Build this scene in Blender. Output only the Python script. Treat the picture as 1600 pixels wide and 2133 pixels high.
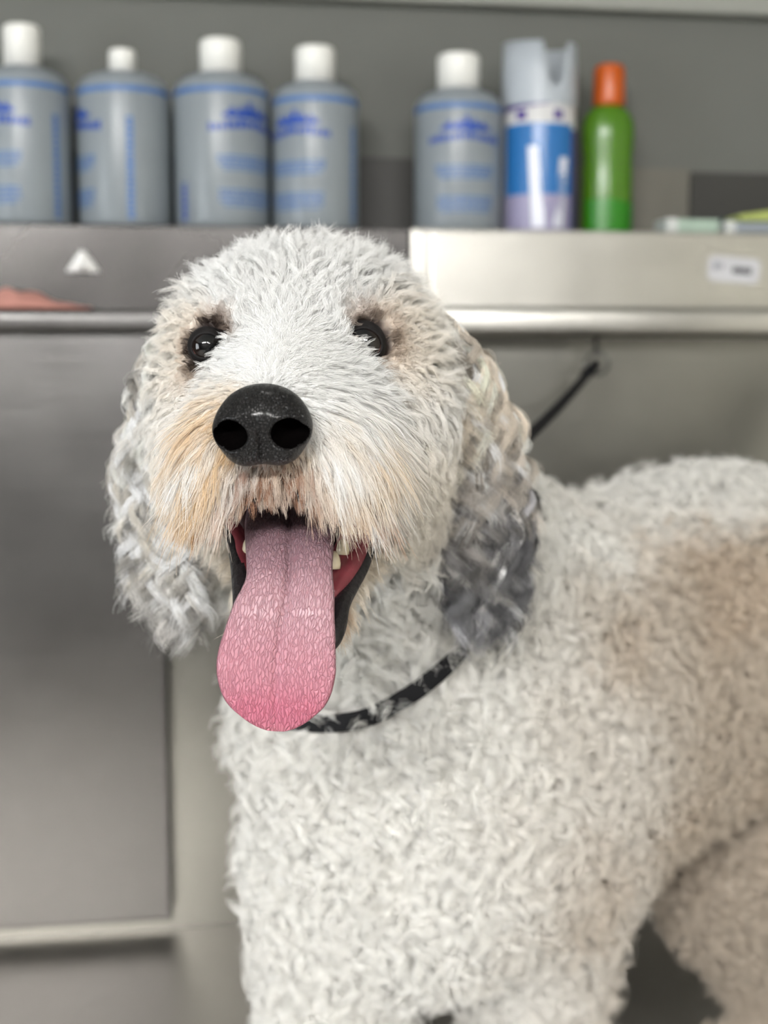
import bpy, bmesh, math, random
import numpy as np
from mathutils import Vector, Matrix

for o in list(bpy.data.objects):
    bpy.data.objects.remove(o, do_unlink=True)
scene = bpy.context.scene
COL = scene.collection
rng = np.random.default_rng(7)
random.seed(7)
FUR = 1.0            # fur density factor

# ------------------------------------------------------------------ camera
FPX = 2700.0                       # focal length in pixels of the 1600x2133 frame
PITCH = math.radians(6.7)
CAM = np.array([0.0, 0.0, 0.70])
cam_d = bpy.data.cameras.new('camera')
cam = bpy.data.objects.new('camera', cam_d)
COL.objects.link(cam)
cam.location = CAM
cam.rotation_euler = (math.pi / 2 - PITCH, 0, 0)
cam_d.sensor_fit = 'HORIZONTAL'
cam_d.sensor_width = 36.0
cam_d.lens = FPX / 1600.0 * 36.0
cam_d.clip_start = 0.01
cam_d.dof.use_dof = True
cam_d.dof.focus_distance = 0.60
cam_d.dof.aperture_fstop = 8.0
scene.camera = cam

# ------------------------------------------------------------------ world, exposure
w = bpy.data.worlds.new('world')
scene.world = w
w.use_nodes = True
w.node_tree.nodes['Background'].inputs[0].default_value = (0.90, 0.95, 1.0, 1)
w.node_tree.nodes['Background'].inputs[1].default_value = 0.25
scene.view_settings.view_transform = 'Standard'
scene.view_settings.look = 'None'
scene.view_settings.gamma = 1.0
scene.view_settings.use_curve_mapping = False
scene.view_settings.exposure = 0.03
try:
    scene.cycles.use_denoising = True
except Exception:
    pass


scene.cycles.max_bounces = 4
scene.cycles.diffuse_bounces = 3
scene.cycles.glossy_bounces = 3
scene.cycles.transmission_bounces = 4
scene.cycles.use_adaptive_sampling = True
scene.cycles.adaptive_threshold = 0.15


# ------------------------------------------------------------------ helpers
def ray(px, py):
    u = (px - 800.0) / FPX
    v = (1066.5 - py) / FPX
    c, s = math.cos(PITCH), math.sin(PITCH)
    return np.array([u, c + v * s, -s + v * c])


def at(px, py, Y):
    d = ray(px, py)
    return CAM + d * (Y / d[1])


def tag(o, label=None, cat=None, group=None, kind=None):
    if label: o['label'] = label
    if cat: o['category'] = cat
    if group: o['group'] = group
    if kind: o['kind'] = kind
    return o


def empty(name, loc=(0, 0, 0), rz=0.0, parent=None):
    o = bpy.data.objects.new(name, None)
    o.empty_display_size = 0.05
    COL.objects.link(o)
    o.location = loc
    o.rotation_euler = (0, 0, rz)
    if parent: o.parent = parent
    return o


def mesh_obj(name, verts, faces, mat=None, parent=None, smooth=True):
    me = bpy.data.meshes.new(name)
    me.from_pydata([tuple(map(float, v)) for v in verts], [], [tuple(int(i) for i in f) for f in faces])
    me.update()
    if smooth:
        me.polygons.foreach_set('use_smooth', [True] * len(me.polygons))
    o = bpy.data.objects.new(name, me)
    COL.objects.link(o)
    if mat: me.materials.append(mat)
    if parent: o.parent = parent
    return o


def bm_obj(name, bm, mat=None, parent=None, smooth=False):
    me = bpy.data.meshes.new(name)
    bm.normal_update()
    bm.to_mesh(me)
    bm.free()
    if smooth:
        me.polygons.foreach_set('use_smooth', [True] * len(me.polygons))
    o = bpy.data.objects.new(name, me)
    COL.objects.link(o)
    if mat: me.materials.append(mat)
    if parent: o.parent = parent
    return o


def add_box(bm, x0, x1, y0, y1, z0, z1, bevel=0.0, seg=2):
    r = bmesh.ops.create_cube(bm, size=1.0)
    vs = r['verts']
    for v in vs:
        v.co.x = x0 + (v.co.x + .5) * (x1 - x0)
        v.co.y = y0 + (v.co.y + .5) * (y1 - y0)
        v.co.z = z0 + (v.co.z + .5) * (z1 - z0)
    if bevel > 0:
        es = list({e for v in vs for e in v.link_edges})
        bmesh.ops.bevel(bm, geom=es, offset=bevel, segments=seg, profile=0.6, affect='EDGES')


def box(name, x0, x1, y0, y1, z0, z1, mat, parent=None, bevel=0.0, seg=2):
    bm = bmesh.new()
    add_box(bm, x0, x1, y0, y1, z0, z1, bevel, seg)
    return bm_obj(name, bm, mat, parent, smooth=False)


def lathe(name, prof, mat, parent=None, n=40, sx=1.0, sy=1.0, loc=(0, 0, 0)):
    """prof: list of (radius, z); closed at both ends"""
    verts, faces = [], []
    for (r, z) in prof:
        for k in range(n):
            a = 2 * math.pi * k / n
            verts.append((r * math.cos(a) * sx + loc[0], r * math.sin(a) * sy + loc[1], z + loc[2]))
    m = len(prof)
    for i in range(m - 1):
        for k in range(n):
            k2 = (k + 1) % n
            faces.append((i * n + k, i * n + k2, (i + 1) * n + k2, (i + 1) * n + k))
    faces.append(tuple(range(n - 1, -1, -1)))
    faces.append(tuple((m - 1) * n + k for k in range(n)))
    o = mesh_obj(name, verts, faces, mat, parent)
    return o


def tube(name, pts, rad, mat, parent=None, n=10, closed=False, flat=None):
    """tube along pts; flat=(w,t,up list) makes a flat band"""
    pts = [np.asarray(p, float) for p in pts]
    m = len(pts)
    verts, faces = [], []
    up = np.array([0, 0, 1.0])
    prev = None
    for i in range(m):
        a = pts[(i - 1) % m] if (closed or i > 0) else pts[i]
        b = pts[(i + 1) % m] if (closed or i < m - 1) else pts[i]
        T = b - a
        T /= np.linalg.norm(T) + 1e-9
        if flat is not None:
            e2 = np.asarray(flat[2][i], float)
            e2 = e2 - T * np.dot(e2, T)
        elif prev is None:
            e2 = np.cross(T, up)
            if np.linalg.norm(e2) < 1e-3: e2 = np.cross(T, np.array([1.0, 0, 0]))
        else:
            e2 = prev - T * np.dot(prev, T)
        e2 /= np.linalg.norm(e2) + 1e-9
        prev = e2
        e1 = np.cross(e2, T)
        r = rad[i] if hasattr(rad, '__len__') else rad
        for k in range(n):
            an = 2 * math.pi * k / n
            if flat is not None:
                ca, sa = math.cos(an), math.sin(an)
                ca = math.copysign(abs(ca) ** .45, ca)
                sa = math.copysign(abs(sa) ** .45, sa)
                verts.append(pts[i] + e1 * flat[0] * ca + e2 * flat[1] * sa)
            else:
                verts.append(pts[i] + (e1 * math.cos(an) + e2 * math.sin(an)) * r)
    for i in range(m if closed else m - 1):
        j = (i + 1) % m
        for k in range(n):
            k2 = (k + 1) % n
            faces.append((i * n + k, i * n + k2, j * n + k2, j * n + k))
    if not closed:
        faces.append(tuple(range(n - 1, -1, -1)))
        faces.append(tuple((m - 1) * n + k for k in range(n)))
    return mesh_obj(name, verts, faces, mat, parent)


# ------------------------------------------------------------------ materials
def new_mat(name):
    m = bpy.data.materials.new(name)
    m.use_nodes = True
    nt = m.node_tree
    b = nt.nodes['Principled BSDF']
    return m, nt, b


def simple(name, col, rough=0.5, metal=0.0, spec=0.5, trans=0.0, noise=0.0, nscale=20.0, bump=0.0, coat=0.0):
    m, nt, b = new_mat(name)
    b.inputs['Roughness'].default_value = rough
    b.inputs['Metallic'].default_value = metal
    b.inputs['Specular IOR Level'].default_value = spec
    b.inputs['Transmission Weight'].default_value = trans
    b.inputs['Coat Weight'].default_value = coat
    tc = nt.nodes.new('ShaderNodeTexCoord')
    nz = nt.nodes.new('ShaderNodeTexNoise')
    nz.inputs['Scale'].default_value = nscale
    nz.inputs['Detail'].default_value = 4
    nt.links.new(tc.outputs['Object'], nz.inputs['Vector'])
    hs = nt.nodes.new('ShaderNodeMix')
    hs.data_type = 'RGBA'
    hs.inputs['A'].default_value = tuple(c * (1 - noise) for c in col) + (1,)
    hs.inputs['B'].default_value = tuple(min(1, c * (1 + noise)) for c in col) + (1,)
    nt.links.new(nz.outputs['Fac'], hs.inputs['Factor'])
    nt.links.new(hs.outputs['Result'], b.inputs['Base Color'])
    if bump > 0:
        bp = nt.nodes.new('ShaderNodeBump')
        bp.inputs['Strength'].default_value = bump
        bp.inputs['Distance'].default_value = 0.002
        nt.links.new(nz.outputs['Fac'], bp.inputs['Height'])
        nt.links.new(bp.outputs['Normal'], b.inputs['Normal'])
    return m


def steel(name, col=(.49, .48, .445), rough=.28, streak=.38, stain=.20):
    """brushed stainless steel, grain running along local x"""
    m, nt, b = new_mat(name)
    b.inputs['Metallic'].default_value = 1.0
    tc = nt.nodes.new('ShaderNodeTexCoord')
    mp = nt.nodes.new('ShaderNodeMapping')
    mp.inputs['Scale'].default_value = (3.0, 3.0, 900.0)
    nt.links.new(tc.outputs['Object'], mp.inputs['Vector'])
    n1 = nt.nodes.new('ShaderNodeTexNoise')
    n1.inputs['Scale'].default_value = 1.0
    n1.inputs['Detail'].default_value = 2
    nt.links.new(mp.outputs['Vector'], n1.inputs['Vector'])
    bp = nt.nodes.new('ShaderNodeBump')
    bp.inputs['Strength'].default_value = streak
    bp.inputs['Distance'].default_value = 0.0006
    nt.links.new(n1.outputs['Fac'], bp.inputs['Height'])
    nt.links.new(bp.outputs['Normal'], b.inputs['Normal'])
    n2 = nt.nodes.new('ShaderNodeTexNoise')
    n2.inputs['Scale'].default_value = 7.0
    n2.inputs['Detail'].default_value = 5
    nt.links.new(tc.outputs['Object'], n2.inputs['Vector'])
    mr = nt.nodes.new('ShaderNodeMapRange')
    mr.inputs['To Min'].default_value = rough - .06
    mr.inputs['To Max'].default_value = rough + .10
    nt.links.new(n2.outputs['Fac'], mr.inputs['Value'])
    nt.links.new(mr.outputs['Result'], b.inputs['Roughness'])
    mx = nt.nodes.new('ShaderNodeMix')
    mx.data_type = 'RGBA'
    mx.inputs['A'].default_value = tuple(c * (1 - stain) for c in col) + (1,)
    mx.inputs['B'].default_value = tuple(min(1, c * (1 + stain)) for c in col) + (1,)
    nt.links.new(n2.outputs['Fac'], mx.inputs['Factor'])
    nt.links.new(mx.outputs['Result'], b.inputs['Base Color'])
    return m


M = {}
M['wall'] = simple('wall_paint', (.130, .134, .120), .7, noise=.06, nscale=6, bump=.05)
M['wall_dark'] = simple('wall_paint_dark', (.06, .058, .06), .8, noise=.1, nscale=3)
M['wall_mid'] = simple('wall_paint_mid', (.085, .083, .08), .8, noise=.1, nscale=3)
M['wall_light'] = simple('wall_paint_cream', (.62, .60, .52), .8, noise=.06, nscale=3)
M['ceiling'] = simple('ceiling_paint', (.70, .70, .67), .9, noise=.04, nscale=3)
M['floor'] = simple('floor_vinyl', (.36, .35, .33), .5, noise=.15, nscale=8)
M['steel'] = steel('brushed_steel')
M['steel_dark'] = steel('steel_dark_reflection', (.12, .116, .114), .30, streak=.28)  # steel darkened in its colour, standing in for a dark room reflection
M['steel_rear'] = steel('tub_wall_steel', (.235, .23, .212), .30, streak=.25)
M['steel_left'] = steel('ledge_steel_left', (.075, .072, .070), .24, streak=.08)  # same steel on the left ledge, its dark reflection put into the colour
M['splash'] = simple('splash_board_dark', (.035, .034, .030), .55, noise=.2, nscale=8)
M['splash_tan'] = simple('splash_board_tan', (.15, .143, .118), .6, noise=.15, nscale=12)
M['trim'] = simple('trim_paint', (.30, .305, .275), .7, noise=.05)
M['steel_floor'] = steel('tub_floor_steel', (.50, .48, .45), .40)
M['white_cap'] = simple('white_plastic', (.80, .80, .76), .35, noise=.03)
M['hook'] = simple('hook_plastic', (.82, .82, .80), .3)
M['black'] = simple('black_nylon', (.006, .006, .007), .8, spec=.2, noise=.3, nscale=200, bump=.2)
M['chrome'] = simple('chrome', (.75, .75, .72), .15, metal=1.0)
M['lamp_body'] = simple('lamp_housing', (.75, .75, .75), .5)


def emis(name, col, s):
    m = bpy.data.materials.new(name)
    m.use_nodes = True
    nt = m.node_tree
    nt.nodes.clear()
    e = nt.nodes.new('ShaderNodeEmission')
    e.inputs[0].default_value = (*col, 1)
    e.inputs[1].default_value = s
    out = nt.nodes.new('ShaderNodeOutputMaterial')
    nt.links.new(e.outputs[0], out.inputs[0])
    return m


# ------------------------------------------------------------------ room
WYAW = math.radians(8.0)
WLOC = np.array([0.0, 1.62, 0.0])


def wl(px, py, yl):
    """pixel -> (x, z) in the back wall's own frame, on the plane y_local = yl"""
    d = ray(px, py)
    c, s = math.cos(-WYAW), math.sin(-WYAW)
    o = CAM - WLOC
    ol = np.array([o[0] * c - o[1] * s, o[0] * s + o[1] * c, o[2]])
    dl = np.array([d[0] * c - d[1] * s, d[0] * s + d[1] * c, d[2]])
    t = (yl - ol[1]) / dl[1]
    p = ol + dl * t
    return p[0], p[2]


def wobj(o):
    o.location = WLOC
    o.rotation_euler = (0, 0, WYAW)
    return o


def wpt(x, y, z):
    c, s = math.cos(WYAW), math.sin(WYAW)
    return np.array([x * c - y * s, x * s + y * c, z]) + WLOC


ZL = wl(800, 474, -.05)[1]         # ledge top
ZF0 = wl(800, 640, -.05)[1]        # ledge front bottom / rail top
ZR0 = wl(1300, 702, -.10)[1]       # rail underside
ZB1 = wl(1500, 360, .13)[1]        # top of the steel splash strip behind the bottles
FLOOR_Z = -0.80
CEIL_Z = 1.75

wobj(tag(box('wall_back', -2.6, 2.6, .14, .24, FLOOR_Z, CEIL_Z, M['wall']), kind='structure'))
tag(box('floor', -2.6, 2.6, -2.6, 2.3, FLOOR_Z - .05, FLOOR_Z, M['floor']), kind='structure')
tag(box('ceiling', -2.6, 2.6, -2.6, 2.3, CEIL_Z, CEIL_Z + .05, M['ceiling']), kind='structure')
tag(box('wall_left', -2.65, -2.5, -2.6, 2.3, FLOOR_Z, CEIL_Z, M['wall_dark']), kind='structure')
tag(box('wall_right', 2.5, 2.65, -2.6, 2.3, FLOOR_Z, CEIL_Z, M['wall_light']), kind='structure')
tag(box('wall_front', -2.6, 2.6, -2.7, -2.6, FLOOR_Z, CEIL_Z, M['wall_mid']), kind='structure')
# painted ledge strip high on the back wall
z_trim = wl(1300, 22, .12)[1]
wobj(tag(box('trim_1', -2.4, 2.4, .115, .142, z_trim, z_trim + .10, M['trim'], bevel=.004), kind='structure'))


# unseen window added in the left wall: glowing fill for neck and chest
wn = empty('fill_window_1', (-2.498, -.85, .62), -math.pi / 2)
tag(wn, kind='structure')
M['frame'] = simple('fill_window_frame_paint', (.6, .6, .58), .5)
for sx0, sx1, sz0, sz1 in ((-.66, -.60, -.71, .71), (.60, .66, -.71, .71), (-.60, .60, .65, .71), (-.60, .60, -.71, -.65), (-.02, .02, -.65, .65)):
    box('fill_window_frame', sx0, sx1, 0, .05, sz0, sz1, M['frame'], wn)
M['fill_glow'] = emis('fill_pane_glow', (.90, .96, 1.0), 10)
for px0, px1 in ((-.598, -.022), (.022, .598)):
    box('fill_pane', px0, px1, .018, .024, -.648, .648, M['fill_glow'], wn)


# ceiling lamps
def lamp_bar(loc, rz, length, strength, label):
    r = empty('ceiling_lamp', loc, rz)
    tag(r, label, 'ceiling lamp')
    box('housing', -length / 2 - .02, length / 2 + .02, -.07, .07, -.04, 0, M['lamp_body'], r, .006)
    box('diffuser', -length / 2, length / 2, -.055, .055, -.062, -.0405, emis('lamp_light', (1.0, .985, .965), strength), r)
    return r


lamp_bar((-.70, -1.90, CEIL_Z), math.radians(20), 1.2, 390, 'long ceiling light bar nearest the dark left wall')
lamp_bar((.75, -1.95, CEIL_Z), math.radians(-30), 1.2, 190, 'long ceiling light bar nearest the cream right wall')
lr = empty('round_ceiling_lamp', (.0, .75, CEIL_Z))
tag(lr, 'small round ceiling light above the steel tub', 'ceiling lamp')
lathe('housing', [(.10, -.03), (.12, -.025), (.12, 0)], M['lamp_body'], lr)
lathe('diffuser', [(.02, -.05), (.07, -.045), (.09, -.032), (.09, -.0305)], emis('round_lamp_light', (1, .98, .94), 10), lr)

# ------------------------------------------------------------------ steel tub
tub = empty('grooming_tub', WLOC, WYAW)
tag(tub, 'brushed stainless steel dog grooming tub with raised rear ledge and rail', 'tub')
zs = 0.0
xseam = wl(876, 560, -.05)[0]
# rear wall of the tub
box('rear_wall', -1.5, 1.5, -.045, -.02, -.02, ZR0 + .01, M['steel_rear'], tub)
# left sheet, standing a little proud of the rear wall
xl = wl(352, 1500, -.075)[0]
zl0 = wl(200, 1925, -.075)[1]
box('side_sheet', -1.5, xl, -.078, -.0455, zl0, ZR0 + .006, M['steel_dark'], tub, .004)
# rail
bm = bmesh.new(); add_box(bm, xseam + .012, 1.5, -.105, -.02, ZR0, ZF0, .010, 3)
bm_obj('rail', bm, M['steel'], tub, True)
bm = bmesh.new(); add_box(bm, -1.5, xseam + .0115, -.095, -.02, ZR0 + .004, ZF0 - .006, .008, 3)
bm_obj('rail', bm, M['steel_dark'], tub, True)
# ledge fronts and tops
box('ledge_front', xseam + .012, 1.5, -.05, -.04, ZF0 - .002, ZL, M['steel'], tub, .003)
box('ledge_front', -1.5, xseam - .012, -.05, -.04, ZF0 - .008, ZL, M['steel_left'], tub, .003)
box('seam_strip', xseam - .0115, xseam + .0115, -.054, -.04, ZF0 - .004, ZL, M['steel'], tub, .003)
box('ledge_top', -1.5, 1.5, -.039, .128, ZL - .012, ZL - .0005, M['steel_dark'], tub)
# splash strip behind the bottles in three sheets
xs1 = wl(1180, 400, .13)[0]; xs2 = wl(1437, 400, .13)[0]
box('splash_sheet', -1.5, xs1 - .001, .129, .1385, ZL - .01, ZB1 + .010, M['splash'], tub, .001)
box('splash_sheet', xs1 + .001, xs2 - .001, .129, .1385, ZL - .01, ZB1 + .004, M['splash_tan'], tub, .001)
box('splash_sheet', xs2 + .001, 1.5, .129, .1385, ZL - .01, ZB1, M['splash'], tub, .001)
# tub floor, sides and front lip
box('tub_floor', -1.5, 1.5, -1.05, -.046, -.02, -.0005, M['steel_floor'], tub)
box('end_wall', -1.52, -1.501, -1.05, -.02, -.02, .55, M['steel'], tub)
box('end_wall', 1.501, 1.52, -1.05, -.02, -.02, .55, M['steel'], tub)
box('front_lip', -1.5, 1.5, -1.075, -1.051, -.02, .10, M['steel'], tub, .005)
for sx in (-1.45, 1.45):
    for sy in (-1.0, -.08):
        box('leg', sx - .03, sx + .03, sy - .03, sy + .03, FLOOR_Z + .001, -.021, M['steel_dark'], tub)

# ------------------------------------------------------------------ dog: signed distance model
O = at(601, 713, .645)
_y = math.radians(3.5); _r = math.radians(2.0)
F0 = np.array([-math.sin(_y), -math.cos(_y), 0]); R0 = np.array([math.cos(_y), -math.sin(_y), 0]); U0 = np.array([0, 0, 1.0])
HF = F0
HR = R0 * math.cos(_r) + U0 * math.sin(_r)
HU = U0 * math.cos(_r) - R0 * math.sin(_r)


def H(r, u, f):
    return O + HR * r + HU * u + HF * f


def to_head(P):
    d = P - O
    return d @ HR, d @ HU, d @ HF


h = 0.004
G0 = np.array([-.26, .50, -.02]); G1 = np.array([.78, 1.56, .82])
NG = np.ceil((G1 - G0) / h).astype(int) + 1
SD = np.full(NG, 0.06, np.float32)
ED = np.full(NG, 0.06, np.float32)      # ears only
ax = [G0[i] + h * np.arange(NG[i]) for i in range(3)]


def _win(lo, hi):
    a = np.clip(np.floor((np.asarray(lo) - G0) / h).astype(int), 0, NG - 1)
    b = np.clip(np.ceil((np.asarray(hi) - G0) / h).astype(int) + 1, 1, NG)
    sl = tuple(slice(a[i], b[i]) for i in range(3))
    X, Y, Z = np.meshgrid(ax[0][sl[0]], ax[1][sl[1]], ax[2][sl[2]], indexing='ij', sparse=True)
    return sl, X, Y, Z


def smin(a, b, k):
    hh = np.clip(.5 + .5 * (b - a) / k, 0, 1)
    return b + (a - b) * hh - k * hh * (1 - hh)


def put(sl, d, k, sub=False, ear=False):
    d = d.astype(np.float32)
    if sub:
        SD[sl] = -smin(-SD[sl], d, k)
    else:
        SD[sl] = smin(SD[sl], d, k)
        if ear:
            ED[sl] = np.minimum(ED[sl], d)


def cone(a, b, ra, rb, k=.03, sub=False, ear=False, flat=None):
    """tapered capsule; flat=(axis, factor): squash along axis"""
    a = np.asarray(a, float); b = np.asarray(b, float)
    R = max(ra, rb) + .065
    sl, X, Y, Z = _win(np.minimum(a, b) - R, np.maximum(a, b) + R)
    ab = b - a
    L2 = ab @ ab
    px, py, pz = X - a[0], Y - a[1], Z - a[2]
    t = np.clip((px * ab[0] + py * ab[1] + pz * ab[2]) / L2, 0, 1)
    dx, dy, dz = px - ab[0] * t, py - ab[1] * t, pz - ab[2] * t
    if flat is not None:
        n = np.asarray(flat[0], float); n = n / np.linalg.norm(n)
        q = dx * n[0] + dy * n[1] + dz * n[2]
        dd = np.sqrt(dx * dx + dy * dy + dz * dz + q * q * (1 / flat[1] ** 2 - 1))
        r = ra + (rb - ra) * t
        d = (dd - r) * flat[1] ** .5
    else:
        d = np.sqrt(dx * dx + dy * dy + dz * dz) - (ra + (rb - ra) * t)
    put(sl, d, k, sub, ear)


def ell(c, rad, axes=None, k=.03, sub=False):
    c = np.asarray(c, float); rad = np.asarray(rad, float)
    A = np.eye(3) if axes is None else np.array(axes)
    R = rad.max() + .065
    sl, X, Y, Z = _win(c - R, c + R)
    px, py, pz = X - c[0], Y - c[1], Z - c[2]
    q = [(px * A[i][0] + py * A[i][1] + pz * A[i][2]) for i in range(3)]
    k0 = np.sqrt(sum((q[i] / rad[i]) ** 2 for i in range(3)))
    k1 = np.sqrt(sum((q[i] / rad[i] ** 2) ** 2 for i in range(3))) + 1e-6
    put(sl, k0 * (k0 - 1) / k1, k, sub)


HA = (HR, HU, HF)
# trunk
SH = np.array([.075, .985, .445]); HIP = np.array([.52, 1.305, .465])
MID = SH * .52 + HIP * .48 + np.array([0, 0, .012])
cone(SH, MID, .128, .118, .05)
cone(MID, HIP, .118, .105, .05)
# chest
ell((.026, .905, .395), (.110, .095, .140), k=.05)
ell((.10, .965, .385), (.078, .085, .120), k=.04)
cone((.08, .98, .385), MID + np.array([0, 0, -.035]), .118, .100, .05)
ell((-.012, .870, .465), (.082, .075, .085), k=.04)
# neck
cone((.045, .955, .520), (-.025, .815, .615), .105, .075, .05)
# front legs
cone((-.040, .905, .34), (-.036, .885, .17), .052, .038, .03)
cone((-.040, .885, .17), (-.038, .880, .035), .036, .030, .02)
ell((-.036, .855, .028), (.036, .050, .028), k=.02)
cone((.118, .955, .34), (.112, .945, .17), .062, .040, .03)
cone((.112, .945, .17), (.110, .940, .035), .040, .031, .02)
ell((.109, .915, .028), (.036, .050, .028), k=.02)
# hind legs: thigh, shank, hock, paw (far leg is the one in view)
bx = (HIP - SH) / np.linalg.norm(HIP - SH); side = np.array([bx[1], -bx[0], 0]); side /= np.linalg.norm(side)
for sg, fw in ((-1, .075), (1, -.02)):
    hp = HIP + side * sg * .055 - bx * fw
    kn = hp - bx * .075 + side * sg * .012 + np.array([0, 0, -.17])
    if sg < 0: hp = HIP - side * .05 - bx * .15; kn = np.array([.325, 1.155, .230])
    hk = hp + bx * .085 + side * sg * .008 + np.array([0, 0, -.31])
    an = hp + bx * .055 + side * sg * .008 + np.array([0, 0, -.425])
    if sg < 0: hk = np.array([.372, 1.20, .12]); an = np.array([.372, 1.19, .04])
    cone(hp, kn, .095, .066, .04)
    cone(kn, hk, .064, .040, .03)
    cone(hk, an, .028, .026, .02)
    e = an - bx * .03
    ell((e[0], e[1], .026), (.046, .046, .026), k=.02)
# tail
cone(HIP + bx * .08 + np.array([0, 0, .05]), HIP + bx * .15 + np.array([0, 0, .20]), .025, .012, .03)
# head
ell(H(0, -.005, -.062), (.058, .050, .070), HA, .03)
ell(H(0, -.032, -.045), (.056, .050, .058), HA, .03)
for s in (-1, 1):
    ell(H(s * .032, .006, -.026), (.020, .010, .016), HA, .02)         # brow
    ell(H(s * .038, -.045, -.024), (.023, .034, .034), HA, .025)       # cheek
cone(H(0, -.016, -.020), H(0, -.031, .050), .035, .0245, .02)           # muzzle
for s in (-1, 1):
    ell(H(s * .021, -.052, .040), (.023, .024, .031), HA, .014)         # upper lips
cone(H(0, -.08, -.055), H(0, -.125, .030), .036, .016, .02, flat=(HU, .6))   # lower jaw
cone(H(0, -.050, -.07), (-.025, .815, .615), .058, .075, .04)           # throat
ell(H(0, -.048, .044), (.015, .021, .029), HA, .01)
# mouth cavity
ell(H(0, -.090, .010), (.029, .019, .052), HA, .008, sub=True)
# eye sockets
EYE = {}
for s, px, py in ((-1, 433, 721), (1, 758, 717)):
    EYE[s] = at(px, py, .650 + (.004 if s > 0 else 0))
    ell(EYE[s] + HF * .006, (.014, .012, .012), HA, .006, sub=True)
# ears
EARS = {}
for s, pts in ((1, [(925, 700, .715), (975, 800, .738), (998, 940, .752), (1008, 1070, .758), (1003, 1150, .760)]),
               (-1, [(412, 690, .700), (362, 790, .722), (340, 910, .735), (352, 1040, .735), (380, 1135, .730)])):
    P = [at(*p) for p in pts]
    EARS[s] = P
    rr = [.012, .016, .019, .020, .014]
    nrm = HR * s * .55 + HF * .8
    for i in range(4):
        cone(P[i], P[i + 1], rr[i], rr[i + 1], .012, ear=True, flat=(nrm, .36))


def surface_nets(G, h=h, G0=G0):
    ins = G < 0
    nx, ny, nz = G.shape
    cnt = np.zeros((nx - 1, ny - 1, nz - 1), np.int8)
    cs = [(i, j, k) for i in (0, 1) for j in (0, 1) for k in (0, 1)]
    sub = lambda A, c: A[c[0]:nx - 1 + c[0], c[1]:ny - 1 + c[1], c[2]:nz - 1 + c[2]]
    for c in cs: cnt += sub(ins, c)
    act = np.argwhere((cnt > 0) & (cnt < 8))
    idx = np.full(cnt.shape, -1, np.int64)
    idx[tuple(act.T)] = np.arange(len(act))
    acc = np.zeros((len(act), 3)); num = np.zeros(len(act))
    for a in range(8):
        for b in range(a + 1, 8):
            ca, cb = np.array(cs[a]), np.array(cs[b])
            if np.abs(ca - cb).sum() != 1: continue
            va = G[tuple((act + ca).T)]; vb = G[tuple((act + cb).T)]
            m = (va < 0) != (vb < 0)
            t = np.where(m, va / np.where(m, va - vb, 1), 0)
            acc += np.where(m[:, None], ca + (cb - ca) * t[:, None], 0)
            num += m
    V = (act + acc / num[:, None]) * h + G0
    quads = []
    for d in range(3):
        e = np.eye(3, dtype=int)[d]
        A = ins[:-1, :-1, :-1]
        B = ins[e[0]:nx - 1 + e[0], e[1]:ny - 1 + e[1], e[2]:nz - 1 + e[2]]
        q = np.argwhere(A != B)
        o1, o2 = [np.eye(3, dtype=int)[x] for x in range(3) if x != d]
        ok = ((q @ o1) > 0) & ((q @ o2) > 0)
        q = q[ok]
        c = [idx[tuple((q - x).T)] for x in (o1 * 0, o1, o1 + o2, o2)]
        fl = A[tuple(q.T)]
        if d == 1: fl = ~fl
        Q = np.stack(c, 1)
        Q[~fl] = Q[~fl][:, ::-1]
        quads.append(Q)
    Q = np.concatenate(quads)
    return V, Q[(Q >= 0).all(1)]


def tri_sample(G, P):
    q = np.clip((P - G0) / h, 0, NG - 1.001)
    i = q.astype(np.int64); f = (q - i).astype(np.float32)
    x, y, z = i.T
    fx, fy, fz = f.T
    c = 0
    for a in (0, 1):
        for b in (0, 1):
            for d in (0, 1):
                wgt = (fx if a else 1 - fx) * (fy if b else 1 - fy) * (fz if d else 1 - fz)
                c = c + G[x + a, y + b, z + d] * wgt
    return c


def sd_grad(P, e=.004):
    g = np.stack([tri_sample(SD, P + np.eye(3)[i] * e) - tri_sample(SD, P - np.eye(3)[i] * e) for i in range(3)], 1)
    return g / (np.linalg.norm(g, axis=1, keepdims=True) + 1e-9)


BV, BQ = surface_nets(SD)

dog = empty('dog', (.20, 1.05, 0))
tag(dog, 'large white curly-coated dog with grey ears panting with its tongue out', 'dog')
DOFF = np.array([.20, 1.05, 0])

# skin
m, nt, b = new_mat('dog_skin')
b.inputs['Roughness'].default_value = .7
va = nt.nodes.new('ShaderNodeAttribute'); va.attribute_name = 'col'
nt.links.new(va.outputs['Color'], b.inputs['Base Color'])
M['skin'] = m


def vcol(o, cols):
    a = o.data.color_attributes.new('col', 'FLOAT_COLOR', 'POINT')
    c = np.ones((len(o.data.vertices), 4), np.float32)
    c[:, :3] = cols
    a.data.foreach_set('color', c.ravel())


def np_mesh(name, V, Q, mat, parent):
    me = bpy.data.meshes.new(name)
    me.vertices.add(len(V)); me.vertices.foreach_set('co', np.asarray(V, np.float32).ravel())
    k = Q.shape[1]
    me.loops.add(len(Q) * k); me.loops.foreach_set('vertex_index', Q.ravel().astype(np.int32))
    me.polygons.add(len(Q)); me.polygons.foreach_set('loop_start', np.arange(0, len(Q) * k, k, dtype=np.int32))
    me.polygons.foreach_set('loop_total', np.full(len(Q), k, np.int32))
    me.update(calc_edges=True); me.validate()
    me.polygons.foreach_set('use_smooth', [True] * len(me.polygons))
    o = bpy.data.objects.new(name, me)
    COL.objects.link(o)
    me.materials.append(mat)
    o.parent = parent
    return o


def sstep(x, a, b):
    t = np.clip((x - a) / (b - a), 0, 1)
    return t * t * (3 - 2 * t)


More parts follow.
